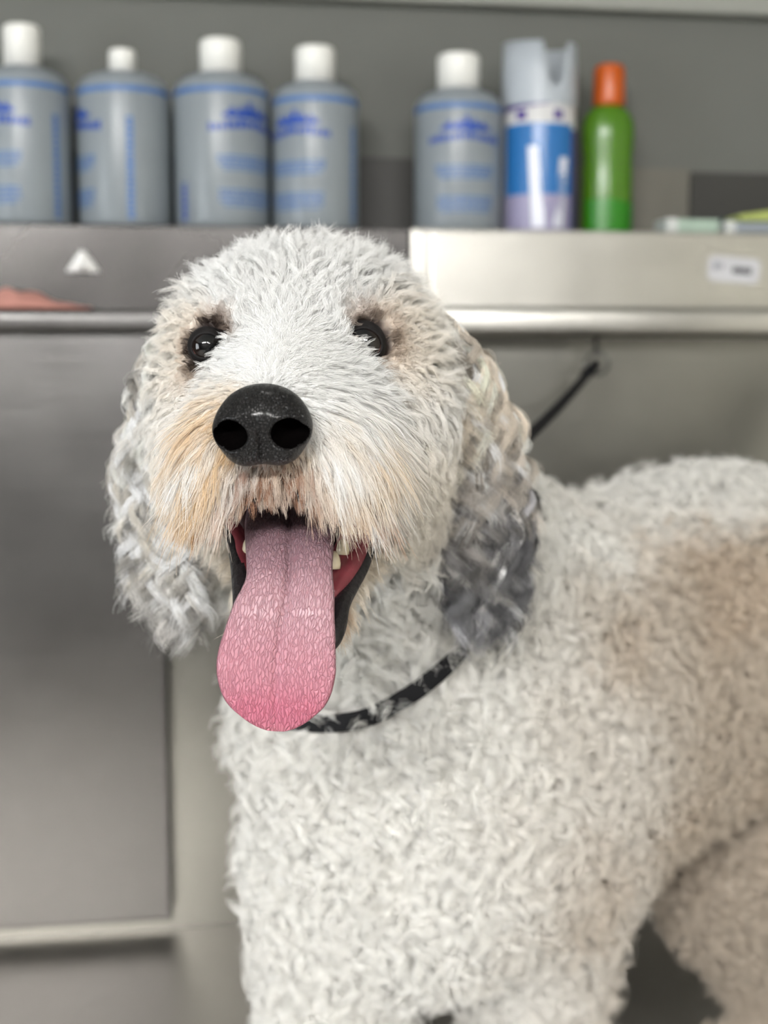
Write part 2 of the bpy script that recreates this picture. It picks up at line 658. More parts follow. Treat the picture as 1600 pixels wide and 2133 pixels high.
def mixc(c, col, m):
    return c * (1 - m[:, None]) + np.asarray(col) * m[:, None]


body = np_mesh('body', BV - DOFF, BQ, M['skin'], dog)


# ------------------------------------------------------------------ dog: nose, eyes, mouth
def local_sdf(fn, lo, hi, hh):
    lo = np.array(lo, float); hi = np.array(hi, float)
    n = np.ceil((hi - lo) / hh).astype(int) + 1
    X, Y, Z = np.meshgrid(*[lo[i] + hh * np.arange(n[i]) for i in range(3)], indexing='ij')
    V, Q = surface_nets(fn(X, Y, Z), hh, lo)
    return V, Q


def esd(X, Y, Z, c, r):
    q = [(X - c[0]) / r[0], (Y - c[1]) / r[1], (Z - c[2]) / r[2]]
    k0 = np.sqrt(q[0] ** 2 + q[1] ** 2 + q[2] ** 2)
    k1 = np.sqrt((q[0] / r[0]) ** 2 + (q[1] / r[1]) ** 2 + (q[2] / r[2]) ** 2) + 1e-6
    return k0 * (k0 - 1) / k1


def nose_fn(X, Y, Z):            # X right, Y up, Z forward
    d = esd(X, Y, Z, (0, .0025, -.003), (.0195, .0150, .0165))
    for s in (-1, 1):
        d = smin(d, esd(X, Y, Z, (s * .0105, -.0015, .001), (.0112, .0105, .0125)), .004)
        d = smin(d, esd(X, Y, Z, (s * .0068, -.0100, .0015), (.0092, .0072, .0105)), .005)
    for s in (-1, 1):
        d = -smin(-d, esd(X, Y, Z, (s * .0122, -.0016, .0125), (.0074, .0066, .014)), .0016)
        d = -smin(-d, esd(X, Y, Z, (s * .0152, -.0024, .0115), (.0066, .0046, .0125)), .0014)
    d = -smin(-d, esd(X, Y, Z, (0, -.0110, .0145), (.0008, .0125, .0060)), .0012)
    return d


NOSE = at(547, 886, .560)
V, Q = local_sdf(nose_fn, (-.026, -.022, -.022), (.026, .022, .020), .0006)
NA = np.array([HR, HU * .985 + HF * .17, HF * .985 - HU * .17])
Vw = V @ NA + NOSE

m, nt, b = new_mat('nose_leather')
b.inputs['Roughness'].default_value = .45
b.inputs['Specular IOR Level'].default_value = .35
b.inputs['Base Color'].default_value = (.012, .0105, .0105, 1)
b.inputs['Coat Weight'].default_value = .15
b.inputs['Coat Roughness'].default_value = .15
tc = nt.nodes.new('ShaderNodeTexCoord')
vo = nt.nodes.new('ShaderNodeTexVoronoi'); vo.feature = 'DISTANCE_TO_EDGE'; vo.inputs['Scale'].default_value = 780
mr = nt.nodes.new('ShaderNodeMapRange'); mr.inputs['From Max'].default_value = .25
nt.links.new(tc.outputs['Object'], vo.inputs['Vector'])
nt.links.new(vo.outputs['Distance'], mr.inputs['Value'])
bp = nt.nodes.new('ShaderNodeBump'); bp.inputs['Strength'].default_value = 1.0; bp.inputs['Distance'].default_value = .0009
nt.links.new(mr.outputs['Result'], bp.inputs['Height'])
nt.links.new(bp.outputs['Normal'], b.inputs['Normal'])
mx = nt.nodes.new('ShaderNodeMix'); mx.data_type = 'RGBA'
mx.inputs['A'].default_value = (.002, .002, .002, 1); mx.inputs['B'].default_value = (.010, .0085, .0085, 1)
nt.links.new(mr.outputs['Result'], mx.inputs['Factor']); nt.links.new(mx.outputs['Result'], b.inputs['Base Color'])
M['nose'] = m
nose = np_mesh('nose', Vw - DOFF, Q, M['nose'], dog)
M['nostril'] = simple('nostril_inner', (.0015, .0012, .0012), 1.0, spec=.0)  # shade of the hole put into the colour: matte black, no gloss
nose.data.materials.append(M['nostril'])
Vc = V[Q].mean(1)
inn = np.zeros(len(Q), bool)
for s in (-1, 1):
    inn |= (esd(Vc[:, 0], Vc[:, 1], Vc[:, 2], (s * .0122, -.0016, .0125), (.0074, .0066, .014)) < .0004) & (Vc[:, 2] < .0105)
    inn |= (esd(Vc[:, 0], Vc[:, 1], Vc[:, 2], (s * .0152, -.0024, .0115), (.0066, .0046, .0125)) < .0004) & (Vc[:, 2] < .0095)
nose.data.polygons.foreach_set('material_index', inn.astype(np.int32))
nose['label'] = 'black leathery nose with two open nostrils'

# eyes
M['eye'] = simple('eye_iris', (.008, .005, .004), .04, spec=.5, noise=.3, nscale=400)
M['pupil'] = simple('eye_pupil', (.0015, .0015, .002), .03, spec=.5)
M['sclera'] = simple('eye_sclera', (.42, .18, .15), .12, noise=.15, nscale=300)
M['lid'] = simple('eyelid_skin', (.006, .005, .005), .7, spec=.2, noise=.3, nscale=300, bump=.3)
ER = .0098


def sphere_patch(c, axis, upv, r, a0, a1, n=40, m=14, shape=None):
    axis = axis / np.linalg.norm(axis)
    e1 = np.cross(upv, axis); e1 /= np.linalg.norm(e1)
    e2 = np.cross(axis, e1)
    V, Fc = [], []
    for i in range(m + 1):
        for k in range(n):
            th = 2 * math.pi * k / n
            lo = shape(th) if shape else a0
            al = lo + (a1 - lo) * i / m if shape else a0 + (a1 - a0) * i / m
            V.append(c + r * (axis * math.cos(al) + (e1 * math.cos(th) + e2 * math.sin(th)) * math.sin(al)))
    for i in range(m):
        for k in range(n):
            k2 = (k + 1) % n
            Fc.append((i * n + k, (i + 1) * n + k, (i + 1) * n + k2, i * n + k2))
    return V, Fc


for s in (-1, 1):
    ER = .0086 if s < 0 else .0106
    c = EYE[s] + HF * (.0015 if s < 0 else .0065)
    tocam = (CAM - c); tocam /= np.linalg.norm(tocam)
    look = tocam + HU * .16 - HR * s * .10
    look /= np.linalg.norm(look)
    V, Fc = sphere_patch(c - DOFF, look, HU, ER, .0, math.pi - .01, 40, 28)
    eye = mesh_obj('eye', V, Fc, M['sclera'], dog)
    V, Fc = sphere_patch(c - DOFF, look, HU, ER + .00035, 0.0, math.radians(60), 40, 16)
    mesh_obj('iris', V, Fc, M['eye'], eye)
    V, Fc = sphere_patch(c - DOFF, look, HU, ER + .0005, 0.0, math.radians(34), 40, 10)
    mesh_obj('pupil', V, Fc, M['pupil'], eye)
    ax_l = tocam * 1.0 + HR * s * .10 + HU * .02
    upv = HU + HR * s * .28

    def almond(th, s=s):
        x, y = math.cos(th), math.sin(th)
        return math.radians(50) * (abs(x) ** 2.2 + 1e-4) + math.radians(43 if y > 0 else 40) * abs(y) ** 2 * .95
    V, Fc = sphere_patch(c - DOFF, ax_l, upv, ER + .0012, 0, math.radians(88), 44, 12, almond)
    # inner edge folds back onto the globe
    n = 44
    V2, _ = sphere_patch(c - DOFF, ax_l, upv, ER + .0002, 0, math.radians(88), 44, 12, almond)
    base = len(V)
    V = V + V2[:n]
    for k in range(n):
        k2 = (k + 1) % n
        Fc.append((base + k, k, k2, base + k2))
    mesh_obj('eyelid', V, Fc, M['lid'], eye)

# tongue: stations (pixel x centre, pixel y, depth, half width in px, thickness)
TS = [(604, 1010, .672, 82, .010), (606, 1045, .650, 92, .010), (605, 1085, .625, 97, .0095), (603, 1135, .600, 93, .009),
      (602, 1190, .584, 92, .0085), (598, 1235, .577, 101, .008), (590, 1280, .573, 111, .0075), (583, 1330, .571, 120, .007),
      (576, 1385, .570, 128, .0065), (575, 1430, .570, 122, .0062), (575, 1465, .5705, 106, .006), (575, 1490, .571, 79, .0055),
      (575, 1507, .572, 50, .005), (575, 1516, .573, 20, .004)]


def catmull(P, n):
    P = np.asarray(P, float)
    out = []
    for i in range(len(P) - 1):
        p0 = P[max(i - 1, 0)]; p1 = P[i]; p2 = P[i + 1]; p3 = P[min(i + 2, len(P) - 1)]
        for t in np.linspace(0, 1, n, endpoint=False):
            out.append(.5 * ((2 * p1) + (-p0 + p2) * t + (2 * p0 - 5 * p1 + 4 * p2 - p3) * t * t + (-p0 + 3 * p1 - 3 * p2 + p3) * t ** 3))
    out.append(P[-1])
    return np.array(out)


TT = catmull(TS, 7)
TC = np.array([at(t[0], t[1], t[2]) for t in TT])
TH = TT[:, 3] * TT[:, 2] / FPX
nt_, nv = len(TT), 57
tv, tf, tcol, tuv = [], [], [], []
acc = 0
for i in range(nt_):
    a = TC[max(i - 1, 0)]; bpt = TC[min(i + 1, nt_ - 1)]
    T = (bpt - a) / np.linalg.norm(bpt - a)
    if i: acc += np.linalg.norm(TC[i] - TC[i - 1])
    E = HR - T * (HR @ T); E /= np.linalg.norm(E)
    Nn = np.cross(E, T); Nn /= np.linalg.norm(Nn)
    if Nn[1] > 0 and i > 20: Nn = -Nn
    if i <= 20 and Nn @ (HU + HF) < 0: Nn = -Nn
    p = i / (nt_ - 1)
    hw, th = TH[i], TT[i, 4]
    for k in range(nv):
        v = -1 + 2 * k / (nv - 1)
        gr = -.0040 * math.exp(-(v / .06) ** 2) * min(1, 3.2 * p) * max(0, 1 - 1.02 * p) - .0016 * math.exp(-(v / .3) ** 2) * (1 - p ** 4)
        lobes = .0012 * (1 - v * v)
        edge = .0022 * abs(v) ** 3 * (p > .3) * min(1, (p - .3) * 3)
        tv.append(TC[i] + E * hw * v + Nn * (gr + lobes + edge + th * .5 * math.sqrt(max(0, 1 - v ** 4)) - th * .2))
        tuv.append((v * hw, acc)); tcol.append(p)
    for k in range(nv - 2, 0, -1):
        v = -1 + 2 * k / (nv - 1)
        tv.append(TC[i] + E * hw * v * .985 - Nn * (th * .5 * math.sqrt(max(0, 1 - v ** 4)) + th * .2) + Nn * .0022 * abs(v) ** 3 * (p > .3) * min(1, (p - .3) * 3))
        tuv.append((v * hw, acc)); tcol.append(p)
RN = 2 * nv - 2
for i in range(nt_ - 1):
    for k in range(RN):
        k2 = (k + 1) % RN
        tf.append((i * RN + k, (i + 1) * RN + k, (i + 1) * RN + k2, i * RN + k2))
tf.append(tuple(range(RN))); tf.append(tuple((nt_ - 1) * RN + k for k in range(RN - 1, -1, -1)))
tv = np.array(tv) - DOFF
m, nt, b = new_mat('tongue_flesh')
b.inputs['Roughness'].default_value = .42
b.inputs['Specular IOR Level'].default_value = .35
b.inputs['Subsurface Weight'].default_value = .12
b.inputs['Subsurface Radius'].default_value = (.006, .002, .0015)
b.inputs['Subsurface Scale'].default_value = .6
at_ = nt.nodes.new('ShaderNodeAttribute'); at_.attribute_name = 'col'
au = nt.nodes.new('ShaderNodeAttribute'); au.attribute_name = 'tuv'
nz = nt.nodes.new('ShaderNodeTexNoise'); nz.inputs['Scale'].default_value = 330; nz.inputs['Detail'].default_value = 2
nt.links.new(au.outputs['Vector'], nz.inputs['Vector'])
va_ = nt.nodes.new('ShaderNodeVectorMath'); va_.operation = 'MULTIPLY_ADD'
va_.inputs[1].default_value = (.0022, .0022, 0)
nt.links.new(nz.outputs['Color'], va_.inputs[0]); nt.links.new(au.outputs['Vector'], va_.inputs[2])
mp = nt.nodes.new('ShaderNodeMapping'); mp.inputs['Scale'].default_value = (820, 240, 1)
nt.links.new(va_.outputs['Vector'], mp.inputs['Vector'])
vo = nt.nodes.new('ShaderNodeTexVoronoi'); vo.feature = 'DISTANCE_TO_EDGE'; vo.inputs['Scale'].default_value = 1.0
nt.links.new(mp.outputs['Vector'], vo.inputs['Vector'])
mr = nt.nodes.new('ShaderNodeMapRange'); mr.inputs['From Max'].default_value = .16
nt.links.new(vo.outputs['Distance'], mr.inputs['Value'])
bp = nt.nodes.new('ShaderNodeBump'); bp.inputs['Strength'].default_value = .8; bp.inputs['Distance'].default_value = .0005
nt.links.new(mr.outputs['Result'], bp.inputs['Height']); nt.links.new(bp.outputs['Normal'], b.inputs['Normal'])
mx = nt.nodes.new('ShaderNodeMix'); mx.data_type = 'RGBA'; mx.blend_type = 'MULTIPLY'
mr2 = nt.nodes.new('ShaderNodeMapRange'); mr2.inputs['From Max'].default_value = .10; mr2.inputs['To Min'].default_value = .45; mr2.inputs['To Max'].default_value = 0
nt.links.new(vo.outputs['Distance'], mr2.inputs['Value'])
nt.links.new(mr2.outputs['Result'], mx.inputs['Factor'])
nt.links.new(at_.outputs['Color'], mx.inputs['A']); mx.inputs['B'].default_value = (.50, .28, .33, 1)
nt.links.new(mx.outputs['Result'], b.inputs['Base Color'])
M['tongue'] = m
tongue = mesh_obj('tongue', tv, tf, M['tongue'], dog)
pc = np.array(tcol)
vv = np.array([t[0] for t in tuv])
tc_ = np.tile(np.array([.21, .13, .15]), (len(pc), 1))
tc_ = mixc(tc_, (.32, .185, .21), sstep(pc, .22, .42))
tc_ = mixc(tc_, (.35, .155, .19), sstep(pc, .42, .66))
tc_ = mixc(tc_, (.35, .105, .15), sstep(pc, .62, .80) * (1 - .5 * sstep(np.abs(vv), .015, .027)))
tc_ = mixc(tc_, (.41, .155, .195), sstep(pc, .86, 1.0) * .7)
vcol(tongue, tc_)
ua = tongue.data.attributes.new('tuv', 'FLOAT_VECTOR', 'POINT')
ua.data.foreach_set('vector', np.array([(a, c, 0) for a, c in tuv], np.float32).ravel())
tongue['label'] = 'long pink tongue with a centre groove'

# lips, gums, teeth
M['lip'] = simple('lip_skin', (.012, .010, .011), .28, noise=.4, nscale=300, bump=.5)
M['gum'] = simple('gum', (.19, .035, .045), .3, noise=.25, nscale=150, bump=.3)
M['tooth'] = simple('tooth_enamel', (.72, .62, .44), .25, noise=.1, nscale=100)
lipR = catmull([at(*p) for p in [(788, 1085, .652), (772, 1130, .645), (752, 1180, .636), (728, 1222, .622), (708, 1262, .606), (700, 1310, .596), (680, 1345, .590), (620, 1362, .586), (575, 1362, .586)]], 5)
lipL = catmull([at(*p) for p in [(455, 1085, .645), (484, 1120, .636), (496, 1160, .628), (503, 1205, .616), (506, 1262, .602), (505, 1310, .594), (520, 1345, .590), (575, 1362, .586)]], 5)
for L, in ((lipR,), (lipL,)):
    rad = [.0042 * (.55 + .6 * math.sin(math.pi * min(1, (i + 2) / (len(L) + 2)))) for i in range(len(L))]
    tube('lower_lip', L - DOFF, rad, M['lip'], dog)
gR = catmull([at(*p) for p in [(762, 1085, .650), (748, 1130, .642), (728, 1178, .632), (706, 1212, .618), (690, 1240, .606)]], 5)
tube('gum', gR - DOFF, list(.0062 * np.sin(np.linspace(.25, 3.0, len(gR))) ** .5), M['gum'], dog)
gR2 = catmull([at(*p) for p in [(735, 1080, .648), (722, 1135, .640), (704, 1180, .630), (690, 1215, .616)]], 5)
tube('gum', gR2 - DOFF, list(.0056 * np.sin(np.linspace(.25, 3.0, len(gR2))) ** .5), M['gum'], dog)
gL = catmull([at(*p) for p in [(478, 1080, .642), (500, 1130, .634), (506, 1175, .624), (512, 1215, .612)]], 5)
tube('gum', gL - DOFF, list(.0050 * np.sin(np.linspace(.25, 3.0, len(gL))) ** .5), M['gum'], dog)
for (px, py, Y, r, hgt) in ((696, 1172, .618, .0030, .0085), (714, 1142, .630, .0032, .0075), (722, 1100, .640, .0034, .0065), (515, 1140, .626, .0024, .0075)):
    base = at(px, py + 12, Y)
    pts = [base + HU * hgt * t + HR * (.0006 * t) for t in (0, .3, .6, .85, 1.0)]
    tube('tooth', np.array(pts) - DOFF, [r, r * 1.05, r * .9, r * .62, r * .22], M['tooth'], dog, n=12)
# black edge of the upper lip
ulip = catmull([H(-.040, -.078, .020), H(-.031, -.080, .040), H(-.016, -.073, .062), H(0, -.066, .060), H(.016, -.073, .062), H(.031, -.080, .040), H(.040, -.078, .020)], 5)
tube('upper_lip', ulip - DOFF, [.0034] * len(ulip), M['lip'], dog)


# ------------------------------------------------------------------ dog: fur
def sample_surface(n, keep):
    A, B, C, D = (BV[BQ[:, i]] for i in range(4))
    cr = np.cross(C - A, D - B)
    ar = np.linalg.norm(cr, axis=1) * .5
    cen = (A + B + C + D) / 4
    wgt = ar * keep(cen, cr / (np.linalg.norm(cr, axis=1, keepdims=True) + 1e-12))
    tot = wgt.sum()
    k = rng.choice(len(wgt), size=n, p=wgt / tot)
    u, v = rng.random((2, n))[:, :, None]
    P = (A[k] * (1 - u) + B[k] * u) * (1 - v) + (D[k] * (1 - u) + C[k] * u) * v
    return P, tot


def unit(v):
    return v / (np.linalg.norm(v, axis=-1, keepdims=True) + 1e-9)


def head_vec(r, u, f):
    return r[:, None] * HR + u[:, None] * HU + f[:, None] * HF


def noise3(P, sc, seed):
    """cheap smooth noise in [-1,1]"""
    g = np.random.default_rng(seed)
    out = 0
    for i in range(5):
        k = unit(g.normal(size=(1, 3)))[0] * sc * (1 + .6 * i)
        out = out + np.sin(P @ k + g.random() * 6.28) / (1 + .3 * i)
    return out / 2.6


def masks(P):
    r, u, f = to_head(P)
    dh = np.linalg.norm(P - H(0, -.035, -.035), axis=1)
    ear = (tri_sample(ED, P) < tri_sample(SD, P) + .0035).astype(float)
    ear *= sstep(np.abs(r), .050, .062)
    head = np.maximum(1 - sstep(dh, .100, .130), sstep(f, .015, .03)) * (1 - ear)
    return r, u, f, ear, head


def fields(P, N):
    n = len(P)
    r, u, f, ear, head = masks(P)
    sg = np.sign(r + 1e-6); ar = np.abs(r)
    de = np.minimum(np.linalg.norm(P - EYE[-1], axis=1), np.linalg.norm(P - EYE[1], axis=1))
    dn = np.linalg.norm(P - NOSE, axis=1)
    muz = head * sstep(f, .010, .034)
    low = sstep(-u, .010, .045)                         # lower half of the muzzle
    jaw = head * sstep(-u, .088, .102) * sstep(f, -.06, -.02)
    bridge = muz * (1 - low) * (1 - sstep(ar, .016, .034))
    cheek = head * (1 - muz) * sstep(-u, .0, .04) * sstep(ar, .025, .05)
    one = np.ones(n)
    # ---- comb direction
    comb = np.tile(bx * .35 + np.array([0, 0, -.8]), (n, 1)) + .35 * rng.normal(size=(n, 3))
    top = head_vec(1.0 * r / .06, .55 * one - .9 * sstep(ar, .045, .075), -.55 * one)
    comb = comb * (1 - head[:, None]) + top * head[:, None]
    ch = head_vec(sg * .45, -.8 * one, -.25 * one)
    comb = comb * (1 - cheek[:, None]) + ch * cheek[:, None]
    br = head_vec(sg * 1.3 * sstep(ar, .001, .012), .25 * one, -.75 * one)
    side = head_vec(sg * (1.0 - .38 * low), -.15 - .85 * low, -.12 * one)
    mm = (muz * (1 - bridge))[:, None]
    comb = comb * (1 - mm) + side * mm
    comb = comb * (1 - bridge[:, None]) + br * bridge[:, None]
    und = (muz * sstep(-u, .046, .058) * (1 - sstep(ar, .012, .026)))[:, None]
    comb = comb * (1 - und) + head_vec(r * 22, -one, .25 * one) * und
    jv = head_vec(sg * .5, -.7 * one, .0 * one)
    comb = comb * (1 - jaw[:, None]) + jv * jaw[:, None]
    for s in (-1, 1):
        d = P - EYE[s]
        wv = (1 - sstep(np.linalg.norm(d, axis=1), .016, .034))[:, None]
        comb = comb * (1 - wv) + unit(d) * wv
    ev = head_vec(sg * .12 + .25 * rng.normal(size=n), -one, .10 * one)
    comb = comb * (1 - ear[:, None]) + ev * ear[:, None]
    comb = unit(comb)
    # ---- length
    L = .027 * one
    L = L + head * (.022 - L)
    L = L + cheek * (.024 - L)
    L = L + (muz * (1 - bridge)) * (.014 + .023 * low - L)
    L = L + bridge * (.008 + .008 * sstep(ar, .006, .02) - L)
    L = L + und[:, 0] * (.0125 - L)
    L = L + jaw * (.022 - L)
    nd = sstep(dn, .020, .040)
    L = np.where(head > .5, np.minimum(L, .0045 + .034 * nd), L)
    stop = head * (1 - sstep(np.hypot(r / 1.2, u + .004), .016, .040)) * sstep(f, -.03, 0)
    L = L * (1 - .45 * stop)
    L = np.where(head > .3, np.minimum(L, .0014 + .026 * sstep(de, .0160, .040)), L)
    L = L + ear * (.050 - L)
    # ---- lift away from the skin
    lift = .75 * one
    lift = lift + head * (.40 - lift)
    lift = lift + muz * (.50 - lift)
    lift = lift + bridge * (.30 - lift)
    lift = lift + ear * (.16 - lift)
    grav = .06 + .0 * one
    grav = grav + muz * low * (.22 - grav) + ear * .25 + cheek * .10
    # ---- curl
    amp = .0048 * one
    amp = amp + head * (.0030 - amp)
    amp = amp + muz * (.0016 - amp)
    amp = amp + bridge * (.0002 - amp)
    amp = amp + ear * (.0056 - amp)
    amp = amp * np.minimum(1, L / .022)
    frq = 1.35 * one + head * -.65 + muz * -.2 + ear * .05
    # ---- colour
    c = np.tile(np.array([.88, .865, .825]), (n, 1))
    tan = sstep(noise3(P, 17, 3) + .55 * noise3(P, 45, 4), .05, .9) * sstep(P[:, 0], .03, .16)
    flank = sstep(P[:, 0] + .5 * (P[:, 1] - .95) + .035 * noise3(P, 28, 15), .00, .24) * (1 - sstep(P[:, 2] + .02 * noise3(P, 20, 5), .535, .57))
    c = mixc(c, (.58, .505, .415), .95 * flank * (1 - head))
    c = mixc(c, (.60, .48, .36), .45 * tan * (1 - head) * (.4 + .6 * flank))
    warm = sstep(P[:, 1], .93, 1.03) * (1 - sstep(P[:, 1], 1.25, 1.4)) * (1 - sstep(P[:, 2], .545, .585)) * sstep(P[:, 2], .34, .42)
    c = mixc(c, (.66, .56, .45), .25 * warm * (1 - head))
    c = mixc(c, (.80, .798, .785), head)  # head white lowered in the colour to offset the overlit muzzle bridge
    c = mixc(c, (.80, .74, .65), .8 * cheek * sstep(-u, .02, .06))
    sd_ = head * (1 - muz) * sstep(ar, .040, .062) * sstep(u, -.05, .0)
    c = mixc(c, (.82, .77, .68), .5 * sd_)
    lft = 1 - sstep(r, -.016, .006)
    stain = muz * sstep(-u, .022 - .012 * lft, .052 - .014 * lft) * (.68 + .32 * lft) * sstep(noise3(P, 160, 6), -.75 - .3 * lft, .35 - .3 * lft)
    c = mixc(c, (.66, .46, .24), 1.0 * stain * rng.uniform(.4, 1, n))
    lowlip = muz * sstep(-u, .056, .074)
    c = mixc(c, (.42, .17, .06), .95 * lowlip * (rng.random(n) < .5))
    c = mixc(c, (.52, .43, .37), und[:, 0] * .75)
    c = mixc(c, (.30, .13, .06), und[:, 0] * (rng.random(n) < .3) * .8)
    c = mixc(c, (.78, .66, .50), .6 * jaw)
    eyer = 1 - sstep(de, .012, .027)
    c = mixc(c, (.33, .22, .15), .9 * eyer * (head > .3))
    eyeo = (1 - sstep(de, .02, .045)) * sstep(ar, .036, .05)
    c = mixc(c, (.70, .58, .45), .35 * eyeo * head)
    eye_d = 1 - sstep(de, .0125, .0185)
    c = mixc(c, (.03, .02, .017), eye_d * (head > .3))
    # ears: cream above, grey below
    zz = P[:, 2]
    nz_ = noise3(P, 90, 11)
    ec = np.where(r[:, None] > 0, np.array([[.70, .63, .54]]), np.array([[.80, .76, .69]]))
    gr = np.where(r > 0, sstep(-zz + .030 * nz_, -.685, -.620), .75 * sstep(-zz + .035 * nz_, -.640, -.575))
    ec = mixc(ec, (.17, .168, .175), gr)
    ec = mixc(ec, (.70, .68, .65), .8 * (rng.random(n) < np.where(r > 0, .16, .38)).astype(float))
    ec = np.clip(ec * np.exp(.38 * rng.normal(size=(n, 1))), .05, .82)
    c = mixc(c, ec, ear)
    return comb, L, lift, grav, amp, frq, c, head, ear, de, dn, muz


def grow(P, N, comb, L, lift, grav, npt):
    d = unit(N * lift[:, None] + comb * (1 - lift)[:, None] * 1.25)
    seg = (L / (npt - 1))[:, None]
    out = [P.copy()]
    p = P.copy()
    dn = np.array([0, 0, -1.0])
    for i in range(npt - 1):
        d = unit(d + .16 * comb + grav[:, None] * dn)
        p = p + seg * d
        s = tri_sample(SD, p)
        off = .0012 + .0004 * i
        bad = s < off
        if bad.any():
            g = sd_grad(p[bad])
            p[bad] += g * (off - s[bad])[:, None]
            d[bad] = unit(d[bad] - g * np.minimum(0, (d[bad] * g).sum(1))[:, None])
        out.append(p.copy())
    return np.stack(out, 1)


def hair(name, n_clump, K, npt, rc, keep, rad, clump, frizz, mat, colvar=.06, lscale=1.0, wild=.16):
    n_clump = int(n_clump * FUR)
    P, area = sample_surface(n_clump, keep)
    N = sd_grad(P)
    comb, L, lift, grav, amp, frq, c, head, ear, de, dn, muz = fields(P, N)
    ok = ~((de < np.where(to_head(P)[0] > 0, .0150, .0118)) & (head > .3)) & ~((dn < .0205) & (head > .3))
    # nothing grows inside the mouth or on the wet lips
    r, u, f = to_head(P)
    cav = (np.abs(r) < .034) & (u < -.066) & (u > -.118) & (f > -.03) & (N @ HU * np.sign(u + .09) < .25)
    ok &= ~cav
    P, N, comb, L, lift, grav, amp, frq, c = (x[ok] for x in (P, N, comb, L, lift, grav, amp, frq, c))
    n = len(P)
    L = L * rng.uniform(.8, 1.15, n) * lscale
    comb = unit(comb + wild * rng.normal(size=(n, 3)))
    Gd = grow(P, N, comb, L, lift, grav, npt)
    T = unit(np.gradient(Gd, axis=1))
    e1 = unit(np.cross(T, N[:, None, :] + 1e-4)); e2 = np.cross(T, e1)
    t = np.linspace(0, 1, npt)[None, :]
    ph = rng.random((n, 1)) * 6.283
    hand = np.where(rng.random((n, 1)) < .5, -1., 1.)
    ang = ph + hand * 6.283 * (frq * rng.uniform(.75, 1.25, n))[:, None] * t
    A = (amp * rng.uniform(.6, 1.3, n))[:, None] * np.clip(t * 2.2, 0, 1)
    cur = (np.cos(ang) - np.cos(ph) * (1 - t))[..., None] * e1 + (np.sin(ang) - np.sin(ph) * (1 - t))[..., None] * e2
    Gd = Gd + A[..., None] * cur
    # children
    CT = rng.normal(size=(n, K, 3)) * rc
    CT[:, 0] = 0
    CT -= (CT * N[:, None, :]).sum(-1, keepdims=True) * N[:, None, :]
    root = (P[:, None, :] + CT).reshape(-1, 3)
    s = tri_sample(SD, root)
    g = np.repeat(N, K, axis=0)
    root = root - np.clip(s, -.006, .006)[:, None] * g
    off = root.reshape(n, K, 3) - P[:, None, :]
    ls = rng.uniform(.70, 1.0, (n, K))
    ls[:, 0] = 1
    q = ls[..., None] * np.linspace(0, 1, npt)[None, None, :] * (npt - 1)
    i0 = np.minimum(q.astype(int), npt - 2); fr = (q - i0)[..., None]
    ar_ = np.arange(n)[:, None, None]
    S = Gd[ar_, i0] * (1 - fr) + Gd[ar_, i0 + 1] * fr
    tt = np.linspace(0, 1, npt)[None, None, :, None]
    S = S + off[:, :, None, :] * (1 - clump * tt ** .7)
    S = S + frizz * (L[:, None, None, None] / .03) * rng.normal(size=(n, K, 1, 3)) * tt ** 1.6
    S = S + (.00035 * np.minimum(1, L / .02))[:, None, None, None] * rng.normal(size=(n, K, npt, 3)) * np.clip(tt * 3, 0, 1) * .5
    m_ = n * K
    C = np.repeat(c, K, axis=0)
    C = np.clip(C * (1 + colvar * rng.normal(size=(m_, 1))), .004, .93)
    CP = np.repeat(C[:, None, :], npt, axis=1)
    RD = rad * rng.uniform(.75, 1.2, (m_, 1)) * (1 - .72 * np.linspace(0, 1, npt)[None, :] ** 2)
    hc = bpy.data.hair_curves.new(name)
    hc.add_curves([npt] * m_)
    hc.attributes['position'].data.foreach_set('vector', (S.reshape(-1, 3) - DOFF).astype(np.float32).ravel())
    ra = hc.attributes.get('radius') or hc.attributes.new('radius', 'FLOAT', 'POINT')
    ra.data.foreach_set('value', RD.astype(np.float32).ravel())
    ca = hc.attributes.new('col', 'FLOAT_COLOR', 'POINT')
    c4 = np.ones((m_ * npt, 4), np.float32); c4[:, :3] = CP.reshape(-1, 3)
    ca.data.foreach_set('color', c4.ravel())
    hc.materials.append(mat)
    o = bpy.data.objects.new(name, hc)
    COL.objects.link(o)
    o.parent = dog
    o['kind'] = 'stuff'
    return o


m, nt, b = new_mat('fur')
va = nt.nodes.new('ShaderNodeAttribute'); va.attribute_name = 'col'
b.inputs['Roughness'].default_value = .36
b.inputs['Specular IOR Level'].default_value = .5
nt.links.new(va.outputs['Color'], b.inputs['Base Color'])
tr = nt.nodes.new('ShaderNodeBsdfTranslucent')
nt.links.new(va.outputs['Color'], tr.inputs['Color'])
ms = nt.nodes.new('ShaderNodeMixShader'); ms.inputs[0].default_value = .36
nt.links.new(b.outputs[0], ms.inputs[1]); nt.links.new(tr.outputs[0], ms.inputs[2])
nt.links.new(ms.outputs[0], nt.nodes['Material Output'].inputs['Surface'])
M['fur'] = m


def facing(cen, nrm):
    v = unit(CAM - cen)
    return .18 + .82 * sstep((v * nrm).sum(1), -.35, .05)


def k_head(cen, nrm):
    _, _, f, ear, head = masks(cen)
    return head * facing(cen, nrm) * (.7 + .6 * sstep(f, 0, .03))


def k_ear(cen, nrm):
    return masks(cen)[3] * (.5 + .5 * facing(cen, nrm))


def k_body(cen, nrm):
    _, _, _, ear, head = masks(cen)
    return (1 - head) * (1 - ear) * facing(cen, nrm) * (1 - .6 * sstep(cen[:, 1], 1.1, 1.3))


